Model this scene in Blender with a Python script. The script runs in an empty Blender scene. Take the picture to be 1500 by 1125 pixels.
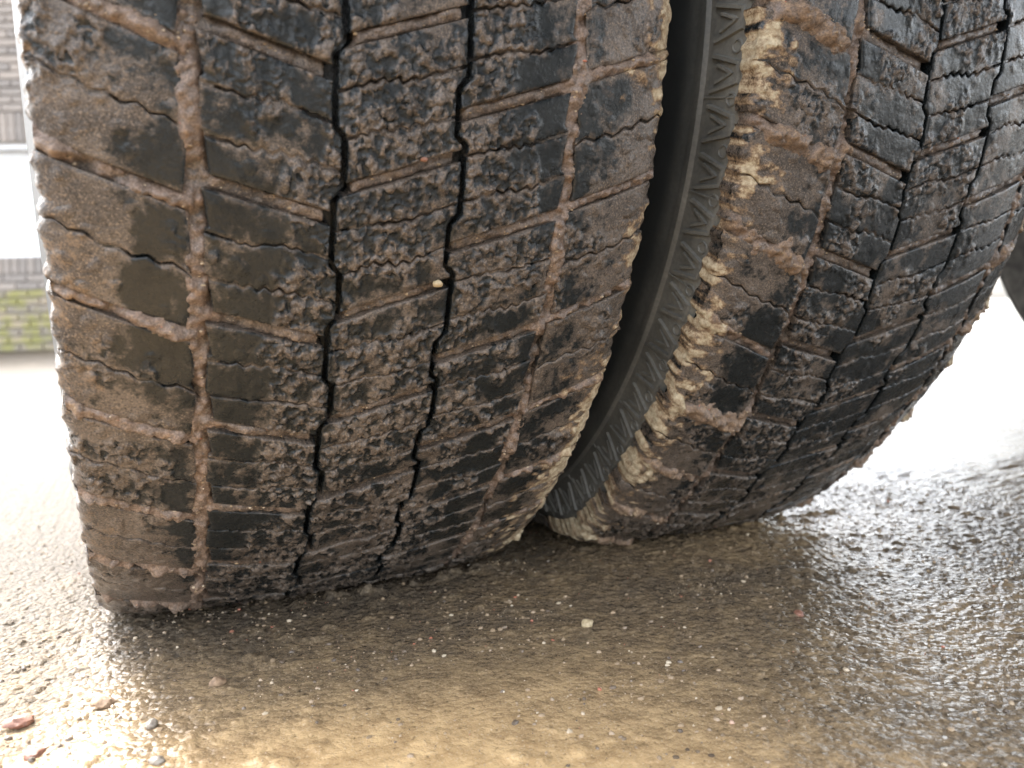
import bpy, math, random
import numpy as np

random.seed(7)
rng = np.random.default_rng(7)
R_ = math.radians
scene = bpy.context.scene
C = scene.collection

# ------------------------------------------------------------------ camera
cam_d = bpy.data.cameras.new('camera')
cam = bpy.data.objects.new('camera', cam_d)
C.objects.link(cam)
CAM = np.array([-0.12466, -0.89555, 0.21568])
yaw, pitch, roll = 0.42449, -0.08243, -0.03380
fw = np.array([math.sin(yaw) * math.cos(pitch), math.cos(yaw) * math.cos(pitch), math.sin(pitch)])
rt = np.array([math.cos(yaw), -math.sin(yaw), 0.0])
up = np.cross(rt, fw)
rt2 = math.cos(roll) * rt + math.sin(roll) * up
up2 = -math.sin(roll) * rt + math.cos(roll) * up
from mathutils import Matrix, Vector
m = Matrix.Identity(4)
for i in range(3):
    m[i][0], m[i][1], m[i][2], m[i][3] = rt2[i], up2[i], -fw[i], CAM[i]
cam.matrix_world = m
cam_d.sensor_width = 36
cam_d.lens = 36 * 0.81039
cam_d.clip_start = 0.01
cam_d.clip_end = 2000
cam_d.dof.use_dof = True
cam_d.dof.focus_distance = 0.50
cam_d.dof.aperture_fstop = 8
scene.camera = cam

# ------------------------------------------------------------------ world, sun, exposure
SUN_AZ, SUN_EL = R_(-13), R_(44)          # azimuth from +Y towards +X
world = bpy.data.worlds.new('World')
scene.world = world
world.use_nodes = True
wn = world.node_tree
wn.nodes.clear()
sky = wn.nodes.new('ShaderNodeTexSky')
sky.sky_type = 'NISHITA'
sky.sun_disc = False
sky.sun_elevation = SUN_EL
sky.sun_rotation = SUN_AZ
sky.air_density = 1.0
sky.dust_density = 4.0
sky.ozone_density = 1.0
bg = wn.nodes.new('ShaderNodeBackground')
bg.inputs['Strength'].default_value = 0.15
wo = wn.nodes.new('ShaderNodeOutputWorld')
hs = wn.nodes.new('ShaderNodeHueSaturation')     # thin white overcast: the blue is washed out evenly
hs.inputs['Saturation'].default_value = 0.28
wn.links.new(sky.outputs[0], hs.inputs['Color'])
wn.links.new(hs.outputs[0], bg.inputs[0])
wn.links.new(bg.outputs[0], wo.inputs[0])
sun_d = bpy.data.lights.new('sun', 'SUN')
sun_d.energy = 0.5
sun_d.angle = R_(14)
sun_d.color = (1.0, 0.95, 0.86)
sun = bpy.data.objects.new('sun', sun_d)
C.objects.link(sun)
sd = Vector((math.sin(SUN_AZ) * math.cos(SUN_EL), math.cos(SUN_AZ) * math.cos(SUN_EL), math.sin(SUN_EL)))
sun.rotation_euler = sd.to_track_quat('Z', 'Y').to_euler()
scene.view_settings.view_transform = 'Standard'
scene.view_settings.look = 'None'
scene.view_settings.gamma = 1.0
scene.view_settings.use_curve_mapping = False
scene.view_settings.exposure = 3.2
scene.cycles.max_bounces = 8

# ------------------------------------------------------------------ numpy noise
def h2(ix, iy, seed):
    a = (ix.astype(np.int64) * 374761393 + iy.astype(np.int64) * 668265263 + seed * 1442695041) & 0xFFFFFFFF
    a = ((a ^ (a >> 13)) * 1274126177) & 0xFFFFFFFF
    a = ((a ^ (a >> 16)) * 2246822519) & 0xFFFFFFFF
    return ((a ^ (a >> 15)) & 0xFFFFFF) / float(0xFFFFFF)

def vn(x, y, seed=0):
    ix, iy = np.floor(x), np.floor(y)
    fx, fy = x - ix, y - iy
    fx = fx * fx * fx * (fx * (fx * 6 - 15) + 10)
    fy = fy * fy * fy * (fy * (fy * 6 - 15) + 10)
    a, b = h2(ix, iy, seed), h2(ix + 1, iy, seed)
    c, d = h2(ix, iy + 1, seed), h2(ix + 1, iy + 1, seed)
    return (a + (b - a) * fx) * (1 - fy) + (c + (d - c) * fx) * fy

def fbm(x, y, octaves=4, seed=0, gain=0.5):
    s, a, t = 0.0, 1.0, 0.0
    for o in range(octaves):
        ca, sa = math.cos(0.6 * o), math.sin(0.6 * o)
        s = s + a * vn((x * ca - y * sa) * 2 ** o + 17.3 * o, (x * sa + y * ca) * 2 ** o - 9.1 * o, seed + o)
        t += a
        a *= gain
    return s / t

def worley(x, y, seed=0):
    ix, iy = np.floor(x), np.floor(y)
    best = np.full(np.shape(x), 9.0)
    bid = np.zeros(np.shape(x))
    for dx in (-1, 0, 1):
        for dy in (-1, 0, 1):
            cx, cy = ix + dx, iy + dy
            px = cx + h2(cx, cy, seed)
            py = cy + h2(cx, cy, seed + 71)
            d = (x - px) ** 2 + (y - py) ** 2
            k = d < best
            best = np.where(k, d, best)
            bid = np.where(k, h2(cx, cy, seed + 133), bid)
    return np.sqrt(best), bid

def sstep(a, b, x):
    t = np.clip((x - a) / (b - a), 0, 1)
    return t * t * (3 - 2 * t)

def lumps(x, y, cell, seed, lo=0.3):
    """rounded blobs of different sizes, 0..1"""
    f, i = worley(x / cell, y / cell, seed)
    rad = 0.28 + 0.34 * i
    b = np.clip(1 - (f / rad) ** 2, 0, 1)
    return np.sqrt(b) * (i > lo) * (0.4 + 0.6 * i)

# ------------------------------------------------------------------ mesh helpers
def grid_mesh(name, V, attrs=None, sharp=None, flip=False, smooth=True):
    n, mm = V.shape[:2]
    idx = np.arange(n * mm, dtype=np.int32).reshape(n, mm)
    q = np.stack([idx[:-1, :-1], idx[1:, :-1], idx[1:, 1:], idx[:-1, 1:]], -1).reshape(-1, 4)
    if flip:
        q = q[:, ::-1]
    return raw_mesh(name, V.reshape(-1, 3), q, {k: a.reshape(-1) for k, a in (attrs or {}).items()}, sharp, smooth)

def raw_mesh(name, verts, quads, attrs=None, sharp=None, smooth=True):
    me = bpy.data.meshes.new(name)
    verts = np.ascontiguousarray(verts, dtype=np.float32)
    quads = np.ascontiguousarray(quads, dtype=np.int32)
    k = quads.shape[1]
    me.vertices.add(len(verts))
    me.vertices.foreach_set('co', verts.ravel())
    me.loops.add(quads.size)
    me.loops.foreach_set('vertex_index', quads.ravel())
    me.polygons.add(len(quads))
    me.polygons.foreach_set('loop_start', np.arange(0, quads.size, k, dtype=np.int32))
    me.polygons.foreach_set('loop_total', np.full(len(quads), k, dtype=np.int32))
    me.polygons.foreach_set('use_smooth', np.full(len(quads), smooth, dtype=bool))
    for an, a in (attrs or {}).items():
        at = me.attributes.new(an, 'FLOAT', 'POINT')
        at.data.foreach_set('value', np.ascontiguousarray(a, dtype=np.float32))
    me.update(calc_edges=True)
    if sharp:
        me.set_sharp_from_angle(angle=R_(sharp))
    return me

def obj(name, me, mat, parent=None):
    o = bpy.data.objects.new(name, me)
    C.objects.link(o)
    if mat is not None:
        me.materials.append(mat)
    if parent:
        o.parent = parent
    return o

def tag(o, label=None, cat=None, group=None, kind=None):
    if label: o['label'] = label
    if cat: o['category'] = cat
    if group: o['group'] = group
    if kind: o['kind'] = kind
    return o

def empty(name, loc):
    o = bpy.data.objects.new(name, None)
    o.location = loc
    o.empty_display_size = 0.1
    C.objects.link(o)
    return o

def box_verts(x0, x1, y0, y1, z0, z1):
    v = [(x, y, z) for z in (z0, z1) for y in (y0, y1) for x in (x0, x1)]
    f = [(0, 2, 3, 1), (4, 5, 7, 6), (0, 1, 5, 4), (2, 6, 7, 3), (0, 4, 6, 2), (1, 3, 7, 5)]
    return np.array(v, float), np.array(f)

def boxes(name, lst, mat, parent=None, bevel=0.0):
    V, Q, o = [], [], 0
    for b in lst:
        v, f = box_verts(*b)
        V.append(v); Q.append(f + o); o += 8
    ob = obj(name, raw_mesh(name, np.concatenate(V), np.concatenate(Q), smooth=False), mat, parent)
    if bevel:
        md = ob.modifiers.new('bevel', 'BEVEL')
        md.width = bevel; md.segments = 2; md.limit_method = 'ANGLE'
    return ob

def lathe(name, prof, mat, parent, seg=96, wrap=None, sharp=50):
    """prof: list of (x, r); axis along X through the wheel centre. wrap(x, r, theta) -> points"""
    th = np.linspace(0, 2 * np.pi, seg + 1)
    p = np.array(prof)
    X = np.repeat(p[:, 0][:, None], seg + 1, 1)
    RR = np.repeat(p[:, 1][:, None], seg + 1, 1)
    T = np.repeat(th[None], len(p), 0)
    V = wrap(X, RR, T)
    return obj(name, grid_mesh(name, V, sharp=sharp, flip=True), mat, parent)

# ------------------------------------------------------------------ materials
def new_mat(name):
    mt = bpy.data.materials.new(name)
    mt.use_nodes = True
    nt = mt.node_tree
    nt.nodes.clear()
    out = nt.nodes.new('ShaderNodeOutputMaterial')
    b = nt.nodes.new('ShaderNodeBsdfPrincipled')
    nt.links.new(b.outputs[0], out.inputs[0])
    return mt, nt, b

class NT:
    def __init__(s, nt): s.nt = nt
    def n(s, t, **kw):
        nd = s.nt.nodes.new(t)
        for k, v in kw.items(): setattr(nd, k, v)
        return nd
    def link(s, a, b): s.nt.links.new(a, b)
    def noise(s, co, scale, detail=4, rough=0.55):
        nd = s.n('ShaderNodeTexNoise')
        nd.inputs['Scale'].default_value = scale
        nd.inputs['Detail'].default_value = detail
        nd.inputs['Roughness'].default_value = rough
        s.link(co, nd.inputs['Vector'])
        return nd.outputs['Fac']
    def voro(s, co, scale, smooth=0.35):
        nd = s.n('ShaderNodeTexVoronoi', feature='F1')
        nd.inputs['Scale'].default_value = scale
        s.link(co, nd.inputs['Vector'])
        return s.math('POWER', nd.outputs['Distance'], 1.6)
    def math(s, op, a, b=None, clamp=False):
        nd = s.n('ShaderNodeMath', operation=op, use_clamp=clamp)
        for i, v in enumerate((a, b)):
            if v is None: continue
            if isinstance(v, (int, float)): nd.inputs[i].default_value = v
            else: s.link(v, nd.inputs[i])
        return nd.outputs[0]
    def rng(s, v, a, b, c=0.0, d=1.0, smooth=True):
        nd = s.n('ShaderNodeMapRange')
        nd.interpolation_type = 'SMOOTHSTEP' if smooth else 'LINEAR'
        s.link(v, nd.inputs['Value'])
        for k, x in zip(('From Min', 'From Max', 'To Min', 'To Max'), (a, b, c, d)):
            nd.inputs[k].default_value = x
        return nd.outputs[0]
    def mixc(s, f, a, b, mode='MIX'):
        nd = s.n('ShaderNodeMix', data_type='RGBA', blend_type=mode)
        for i, v in ((0, f), (6, a), (7, b)):
            if isinstance(v, (int, float)): nd.inputs[i].default_value = v
            elif isinstance(v, tuple): nd.inputs[i].default_value = v if len(v) == 4 else v + (1,)
            else: s.link(v, nd.inputs[i])
        return nd.outputs[2]
    def mixf(s, f, a, b):
        nd = s.n('ShaderNodeMix', data_type='FLOAT')
        for i, v in ((0, f), (2, a), (3, b)):
            if isinstance(v, (int, float)): nd.inputs[i].default_value = v
            else: s.link(v, nd.inputs[i])
        return nd.outputs[0]
    def attr(s, name):
        return s.n('ShaderNodeAttribute', attribute_name=name).outputs['Fac']
    def co(s): return s.n('ShaderNodeTexCoord').outputs['Object']
    def bump(s, h, dist, strength=1.0, normal=None):
        nd = s.n('ShaderNodeBump')
        nd.inputs['Distance'].default_value = dist
        nd.inputs['Strength'].default_value = strength
        s.link(h, nd.inputs['Height'])
        if normal is not None: s.link(normal, nd.inputs['Normal'])
        return nd.outputs[0]

def mat_muddy_rubber():
    mt, nt, b = new_mat('muddy_tyre_rubber')
    g = NT(nt)
    co = g.co()
    mud, sand = g.attr('mud'), g.attr('sand')
    n1 = g.noise(co, 45, 5, 0.6)
    n2 = g.noise(co, 260, 5, 0.65)
    n3 = g.noise(co, 900, 3, 0.6)
    k = g.math('ADD', mud, g.math('MULTIPLY', g.math('SUBTRACT', n2, 0.5), 1.2))
    mask = g.rng(k, 0.28, 0.72)
    n2b = g.noise(co, 130, 6, 0.7)
    ks = g.math('ADD', sand, g.math('ADD', g.math('MULTIPLY', g.math('SUBTRACT', n2b, 0.5), 1.1), g.math('MULTIPLY', g.math('SUBTRACT', n3, 0.5), 0.8)))
    smask = g.rng(ks, 0.20, 0.90)
    rub = g.mixc(n1, (0.006, 0.008, 0.009), (0.014, 0.017, 0.018))
    mudc = g.mixc(g.rng(n1, 0.35, 0.65), (0.070, 0.057, 0.047), (0.130, 0.104, 0.084))
    mudc = g.mixc(g.rng(n3, 0.50, 0.72), mudc, (0.23, 0.175, 0.130))
    mudc = g.mixc(g.rng(n3, 0.48, 0.30), mudc, (0.036, 0.028, 0.023))
    ochre = g.mixc(g.rng(n2, 0.3, 0.7), (0.19, 0.115, 0.062), (0.34, 0.225, 0.130))
    cream = g.mixc(g.rng(n2, 0.3, 0.7), (0.33, 0.26, 0.17), (0.56, 0.48, 0.34))
    sandc = g.mixc(g.rng(ks, 0.50, 1.15), ochre, cream)
    mudc = g.mixc(g.math('MULTIPLY', g.attr('soil'), g.rng(n2b, 0.3, 0.65, 0.35, 1.0)), mudc, g.mixc(g.rng(n3, 0.35, 0.65), (0.145, 0.100, 0.074), (0.265, 0.190, 0.145)))
    c = g.mixc(mask, rub, mudc)
    c = g.mixc(smask, c, sandc)
    g.link(c, b.inputs['Base Color'])
    r = g.mixf(mask, g.rng(n2, 0.3, 0.7, 0.20, 0.36), g.rng(n2, 0.3, 0.7, 0.24, 0.52))
    r = g.mixf(smask, r, 0.9)
    g.link(r, b.inputs['Roughness'])
    b.inputs['Specular IOR Level'].default_value = 0.16
    lump = g.attr('lump')
    vor = g.math('SUBTRACT', 1.0, g.voro(co, 330))
    hh = g.math('ADD', g.math('MULTIPLY', n2, 0.8), g.math('MULTIPLY', n3, 0.45))
    hh = g.math('ADD', hh, g.math('MULTIPLY', vor, g.math('MULTIPLY', lump, 0.30)))
    st = g.math('ADD', 0.10, g.math('MULTIPLY', g.math('MAXIMUM', mask, lump), 0.80), clamp=True)
    nd = g.n('ShaderNodeBump')
    nd.inputs['Distance'].default_value = 0.0014
    g.link(st, nd.inputs['Strength'])
    g.link(hh, nd.inputs['Height'])
    g.link(nd.outputs[0], b.inputs['Normal'])
    # water film: a coat over rubber and wet soil, none over the dry sand
    wetm = g.math('MULTIPLY', g.math('SUBTRACT', 1.0, smask), g.rng(n1, 0.25, 0.55, 0.45, 1.0))
    g.link(wetm, b.inputs['Coat Weight'])
    b.inputs['Coat Roughness'].default_value = 0.07
    b.inputs['Coat IOR'].default_value = 1.33
    ch = g.math("ADD", g.noise(co, 420, 4, 0.6), g.math('MULTIPLY', vor, g.math('MULTIPLY', lump, 0.45)))
    cb = g.bump(ch, 0.0012, 0.7)
    g.link(cb, b.inputs['Coat Normal'])
    return mt

def mat_sidewall():
    mt, nt, b = new_mat('sidewall_rubber')
    g = NT(nt)
    co = g.co()
    lit_band = g.attr('lit_dust')
    n1 = g.noise(co, 24, 6, 0.6)
    n2 = g.noise(co, 320, 4, 0.6)
    lit_dust = g.math('MULTIPLY', lit_band, g.math('MULTIPLY', g.rng(n1, 0.15, 0.75, 0.45, 1.0), g.rng(n2, 0.2, 0.75, 0.6, 1.0)))
    c = g.mixc(lit_dust, (0.020, 0.023, 0.025), (0.30, 0.285, 0.245))
    g.link(c, b.inputs['Base Color'])
    g.link(g.mixf(lit_dust, 0.38, 0.75), b.inputs['Roughness'])
    g.link(g.bump(n2, 0.0004, 0.5), b.inputs['Normal'])
    return mt

def mat_ground():
    mt, nt, b = new_mat('wet_muddy_asphalt')
    g = NT(nt)
    co = g.co()
    mud = g.attr('mud')
    wet = g.attr('wet')
    n0 = g.noise(co, 9, 5, 0.6)
    n1 = g.noise(co, 55, 5, 0.6)
    n2 = g.noise(co, 240, 5, 0.6)
    n3 = g.noise(co, 750, 3, 0.6)
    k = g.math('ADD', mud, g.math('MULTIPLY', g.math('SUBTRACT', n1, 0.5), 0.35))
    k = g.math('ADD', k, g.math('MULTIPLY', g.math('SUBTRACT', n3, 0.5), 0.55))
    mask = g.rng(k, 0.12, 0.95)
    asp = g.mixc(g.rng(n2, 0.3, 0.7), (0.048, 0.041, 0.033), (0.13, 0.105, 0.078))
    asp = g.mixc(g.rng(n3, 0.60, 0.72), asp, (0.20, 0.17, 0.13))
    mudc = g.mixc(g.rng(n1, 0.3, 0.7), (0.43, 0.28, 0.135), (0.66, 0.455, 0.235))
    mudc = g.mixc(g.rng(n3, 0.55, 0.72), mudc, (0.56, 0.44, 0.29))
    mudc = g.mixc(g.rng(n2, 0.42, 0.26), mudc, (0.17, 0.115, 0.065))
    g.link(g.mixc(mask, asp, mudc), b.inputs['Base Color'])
    r = g.mixf(wet, g.rng(n1, 0.3, 0.7, 0.42, 0.55), g.rng(n1, 0.3, 0.7, 0.07, 0.18))
    g.link(r, b.inputs['Roughness'])
    g.link(g.mixf(wet, 0.15, 0.5), b.inputs['Specular IOR Level'])
    vor = g.math('SUBTRACT', 1.0, g.voro(co, 230, 0.25))
    hh = g.math('ADD', g.math('MULTIPLY', n2, 0.6), g.math('MULTIPLY', n3, 0.5))
    hh = g.math('ADD', hh, g.math('MULTIPLY', vor, g.mixf(mask, 0.9, 0.25)))
    nd = g.n('ShaderNodeBump')
    nd.inputs['Distance'].default_value = 0.0026
    g.link(g.mixf(wet, 1.0, 0.55), nd.inputs['Strength'])
    g.link(hh, nd.inputs['Height'])
    g.link(nd.outputs[0], b.inputs['Normal'])
    return mt

def mat_plain(name, c1, c2, scale, rough, bump=0.0, detail=4, spec=0.5):
    mt, nt, b = new_mat(name)
    g = NT(nt)
    n1 = g.noise(g.co(), scale, detail, 0.6)
    g.link(g.mixc(g.rng(n1, 0.3, 0.7), c1, c2), b.inputs['Base Color'])
    b.inputs['Roughness'].default_value = rough
    b.inputs['Specular IOR Level'].default_value = spec
    if bump:
        g.link(g.bump(n1, bump, 0.8), b.inputs['Normal'])
    return mt

M_RUB = mat_muddy_rubber()
M_SIDE = mat_sidewall()
M_GND = mat_ground()
M_STEEL = mat_plain('dusty_chassis_steel', (0.05, 0.05, 0.05), (0.13, 0.12, 0.11), 18, 0.6, 0.001)
M_FAR = mat_plain('dry_dark_rubber', (0.03, 0.029, 0.027), (0.09, 0.084, 0.075), 25, 0.85, 0.001, spec=0.2)
M_DECK = mat_plain('dark_truck_underside', (0.02, 0.02, 0.02), (0.05, 0.046, 0.042), 6, 0.8)

# ------------------------------------------------------------------ ground: one sheet to the horizon
def spaced(fine0, fine1, step, far):
    """coordinates dense between fine0 and fine1, growing outwards to +-far"""
    core = np.arange(fine0, fine1, step)
    a, s, outp = core[-1], step, []
    while a < far:
        s *= 1.10
        a += s
        outp.append(a)
    a, s, outn = core[0], step, []
    while a > -far:
        s *= 1.10
        a -= s
        outn.append(a)
    return np.array(outn[::-1] + list(core) + outp)

def icosa():
    t = (1 + 5 ** 0.5) / 2
    v = np.array([(-1, t, 0), (1, t, 0), (-1, -t, 0), (1, -t, 0), (0, -1, t), (0, 1, t), (0, -1, -t), (0, 1, -t), (t, 0, -1), (t, 0, 1), (-t, 0, -1), (-t, 0, 1)], float)
    v /= np.linalg.norm(v[0])
    f = np.array([(0, 11, 5), (0, 5, 1), (0, 1, 7), (0, 7, 10), (0, 10, 11), (1, 5, 9), (5, 11, 4), (11, 10, 2), (10, 7, 6), (7, 1, 8),
                  (3, 9, 4), (3, 4, 2), (3, 2, 6), (3, 6, 8), (3, 8, 9), (4, 9, 5), (2, 4, 11), (6, 2, 10), (8, 6, 7), (9, 8, 1)])
    return v, f

def grit_mesh(P, size):
    v, f = icosa()
    n = len(P)
    jit = 1 + 0.5 * (rng.random((n, 12, 1)) - 0.5)
    sc = np.stack([0.8 + 0.5 * rng.random(n), 0.7 + 0.5 * rng.random(n), 0.5 + 0.4 * rng.random(n)], -1)[:, None, :]
    V = P[:, None, :] + v[None] * jit * sc * np.asarray(size)[:, None, None]
    F = f[None] + 12 * np.arange(n)[:, None, None]
    tone = np.repeat(rng.random(n), 12)
    return raw_mesh('grit', V.reshape(-1, 3), F.reshape(-1, 3), {'tone': tone}, smooth=False)

def ground_height(X, Y):
    rip = (fbm(X / 0.010 + Y / 0.05, Y / 0.004, 3, 71) - 0.5) * 0.0012
    fade = np.exp(-np.maximum(0, np.hypot(X - 0.2, Y + 0.3) - 0.8) / 1.2)
    f1, i1 = worley(X / 0.0052, Y / 0.0052, 3)
    agg = np.sqrt(np.clip(1 - (f1 / 0.75) ** 2, 0, 1)) * (0.25 + 0.75 * i1) * 0.0017
    f2, i2 = worley(X / 0.012 + 5, Y / 0.012, 11)
    agg = agg + np.sqrt(np.clip(1 - (f2 / 0.3) ** 2, 0, 1)) * (i2 > 0.88) * 0.0012
    und = (fbm(X / 0.09, Y / 0.09, 3, 21) - 0.5) * 0.0030
    silt = np.exp(-((X + 0.04 - 0.25 * (Y + 0.5)) / 0.24) ** 2 - ((Y + 0.58) / 0.27) ** 2)
    h = agg * (1 - 0.55 * silt) + und * 0.6 + rip
    # thin mud film levels off the hollows near and behind the wheels
    px, py = X - 0.04, Y + 0.52
    pool = np.exp(-((px / 0.26) ** 2 + (py / 0.30) ** 2) * 0.9)
    n = fbm(X / 0.055, Y / 0.035, 4, 31)
    lvl = -0.0034 + 0.0046 * pool + (n - 0.5) * 0.0026
    sm = 0.0005
    hs = np.where(h - lvl > 6 * sm, h, lvl + sm * np.log1p(np.exp(np.clip((h - lvl) / sm, -30, 8))))
    under = sstep(-0.004, 0.0006, lvl - h + 0.0003)
    clod = lumps(X, Y, 0.011, 91, 0.90) * 0.0020 * sstep(0.45, 0.65, fbm(X / 0.12, Y / 0.12, 2, 41))
    mud = np.clip(0.16 + 0.16 * sstep(0.1, 0.4, X) + 1.0 * np.exp(-((X + 0.04 - 0.25 * (Y + 0.5)) / 0.24) ** 2 - ((Y + 0.66) / 0.25) ** 2) + 0.35 * (fbm(X / 0.20, Y / 0.14, 4, 51) - 0.5), 0.0, 1)  # tan mud, thinned near the tyres to paint in the shade under them
    wet = np.clip(0.45 + 0.55 * under + 0.5 * sstep(0.15, 0.4, X) - 0.9 * sstep(-0.14, -0.22, X), 0, 1)
    berm = np.exp(-((Y + 0.250 + 0.008 * np.sin(X * 40)) / 0.011) ** 2) * sstep(-0.175, -0.15, X) * sstep(0.58, 0.5, X) * (X % 0.38329 < 0.17) * sstep(0.30, 0.75, fbm(X / 0.012, Y / 0.012, 3, 81)) * 0.0055
    hh = (hs + clod + berm) * fade
    return hh - 0.0012, mud, wet

gx = spaced(-0.26, 0.66, 0.0020, 600)
gy = spaced(-0.68, -0.16, 0.0020, 600)
GX, GY = np.meshgrid(gx, gy, indexing='ij')
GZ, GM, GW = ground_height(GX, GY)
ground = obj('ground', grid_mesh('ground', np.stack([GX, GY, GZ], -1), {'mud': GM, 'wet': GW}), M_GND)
def mat_grit():
    mt, nt, b = new_mat('wet_grit')
    g = NT(nt)
    t = g.attr('tone')
    c = g.mixc(g.rng(t, 0.0, 0.6), (0.10, 0.075, 0.055), (0.34, 0.25, 0.16))
    c = g.mixc(g.rng(t, 0.80, 0.95), c, (0.55, 0.46, 0.34))
    c = g.mixc(g.rng(t, 0.97, 0.98), c, (0.42, 0.16, 0.10))
    g.link(c, b.inputs['Base Color'])
    b.inputs['Roughness'].default_value = 0.25
    return mt
M_GRIT = mat_grit()
gp = np.stack([rng.uniform(-0.30, 0.75, 30000), rng.uniform(-0.70, 0.15, 30000)], -1)
keep = rng.random(len(gp)) < np.clip(0.10 + 0.9 * sstep(0.35, 0.75, fbm(gp[:, 0] / 0.05, gp[:, 1] / 0.05, 3, 61)), 0, 1)
gp = gp[keep][:12000]
gz = ground_height(gp[:, 0], gp[:, 1])[0]
gs = 0.00040 + 0.0016 * rng.random(len(gp)) ** 6
grit = obj('grit', grit_mesh(np.stack([gp[:, 0], gp[:, 1], gz + gs * 0.15], -1), gs), M_GRIT)
tag(grit, 'loose wet grit scattered over the muddy ground', 'grit', kind='stuff')
tag(ground, 'wet muddy asphalt yard with tan slurry around the wheels', kind='structure')

# ------------------------------------------------------------------ tyres (parts of the truck they carry)
truck = empty('truck', (1.0, 0.0, 0))
tag(truck, 'truck seen only by its muddy twin tyres, close up', 'truck')

RT, SAG = 0.52, 0.05987
ZC = RT - SAG
HALF = 0.160
PITCH = 7.5
RIM = 0.29

def wrap(x, r, th):
    """wheel cylinder coordinates -> local xyz (origin under the axle on the ground), flattened on the ground"""
    zo = ZC - RT * np.cos(th)
    kk = 0.005
    d = np.where(zo > 0.06, 0, kk * np.log1p(np.exp(np.clip(-zo / kk, -40, 40))))
    lin = np.clip(-zo, 0, None)
    d = np.where(zo < -0.15, lin, d)
    fac = np.clip((r - RIM) / (RT - RIM), 0, 1.15)
    z = ZC - r * np.cos(th) + d * fac
    y = -r * np.sin(th)
    y = y - SHAPE['bulge'] * np.sign(np.sin(th)) * np.exp(-(np.clip(ZC - RT * np.cos(th) + d, 0, 1) / 0.045) ** 1.5) * sstep(0.15, 0.40, np.abs(np.sin(th))) * np.clip((r - 0.40) / 0.1, 0, 1)
    bul = 1 + 0.10 * np.clip(d / 0.06, 0, 1) * np.clip(1 - np.abs(r - 0.40) / 0.11, 0, 1)
    return np.stack([x * bul, y, z], -1)

SHAPE = dict(extra=0.0, bulge=0.0)   # worn outer shoulder and pushed-out foot of the tyre being built
def crown(x):
    a = np.clip(np.abs(x) / HALF, 0, 1.05)
    return RT - 0.0115 * a ** 4 - SHAPE['extra'] * np.clip(x - 0.03, 0, 1) ** 2

def tri(u):
    return 2 * np.abs(2 * (u - np.floor(u + 0.5))) - 1

class Tyre:
    pass

def wave(ph, a, b, c, d):
    """+1 on [0,a], falls to -1 by b, -1 until c, rises to +1 by d"""
    ph = ph - np.floor(ph)
    return np.interp(ph, [0, a, b, c, d, 1.0], [1, 1, -1, -1, 1, 1])

def gB(deg, ref):   # centre line of the first narrow zigzag groove
    return -0.0293 + 0.0023 * wave((deg - ref - 62.2) / PITCH, 0.36, 0.43, 0.90, 1.0)

def gC(deg, ref):
    return 0.0322 - 0.0024 * wave((deg - ref - 65.3) / PITCH, 0.34, 0.42, 0.94, 1.0)

def gA_out(deg, ref):   # shoulder side edge of the wide left groove: each shoulder block bulges
    ph = (deg - ref - 61.6) / PITCH
    ph = ph - np.floor(ph)
    return -0.1005 + 0.0030 * np.sin(np.pi * ph) - 0.0022 * np.exp(-((ph - 0.52) / 0.05) ** 2)

def gA_in(deg, ref):
    ph = (deg - ref - 62.4) / PITCH
    ph = ph - np.floor(ph)
    return -0.0915 + np.interp(ph, [0, .02, .33, .34, .66, .67, 1], [0.001, 0.003, 0.001, -.0012, .0, 0.0018, -0.0012])

def gD_in(deg, ref):
    ph = (deg - ref - 61.2) / PITCH
    ph = ph - np.floor(ph)
    return 0.0925 + np.interp(ph, [0, .3, .34, .64, .68, 1], [0.000, 0.003, -.0005, .0015, -0.0012, 0.0016])

def gD_out(deg, ref):
    ph = (deg - ref - 62.4) / PITCH
    ph = ph - np.floor(ph)
    return 0.1015 - 0.0028 * np.sin(np.pi * ph) + 0.0020 * np.exp(-((ph - 0.5) / 0.05) ** 2)

HB = 0.0014   # half width of the narrow grooves
def row_defs(ref):
    e = lambda s: (lambda deg: s * (HALF + 0.0010 * np.sin(deg * 2.1 + s) + 0.0006 * np.sin(deg * 5.3)))
    return [
        # left, right edge, theta of lateral groove at two x, half width of lateral groove (m)
        dict(L=e(-1), R=lambda t: gA_out(t, ref), g=((-0.155, 63.6), (-0.103, 61.4)), hw=0.0037, kind='shoulder'),
        dict(L=lambda t: gA_in(t, ref), R=lambda t: gB(t, ref) - HB, g=((-0.090, 62.35), (-0.033, 60.55)), hw=0.0036, kind='mid'),
        dict(L=lambda t: gB(t, ref) + HB, R=lambda t: gC(t, ref) - HB, g=((-0.0255, 62.2), (0.0285, 64.1)), hw=0.0031, kind='mid'),
        dict(L=lambda t: gC(t, ref) + HB, R=lambda t: gD_in(t, ref), g=((0.037, 59.1), (0.090, 60.9)), hw=0.0034, kind='mid'),
        dict(L=lambda t: gD_out(t, ref), R=e(1), g=((0.103, 61.6), (0.155, 63.4)), hw=0.0030, kind='shoulder'),
    ]

def gtheta(rd, x):
    (xa, ta), (xb, tb) = rd['g']
    return ta + (x - xa) / (xb - xa) * (tb - ta)

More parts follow.
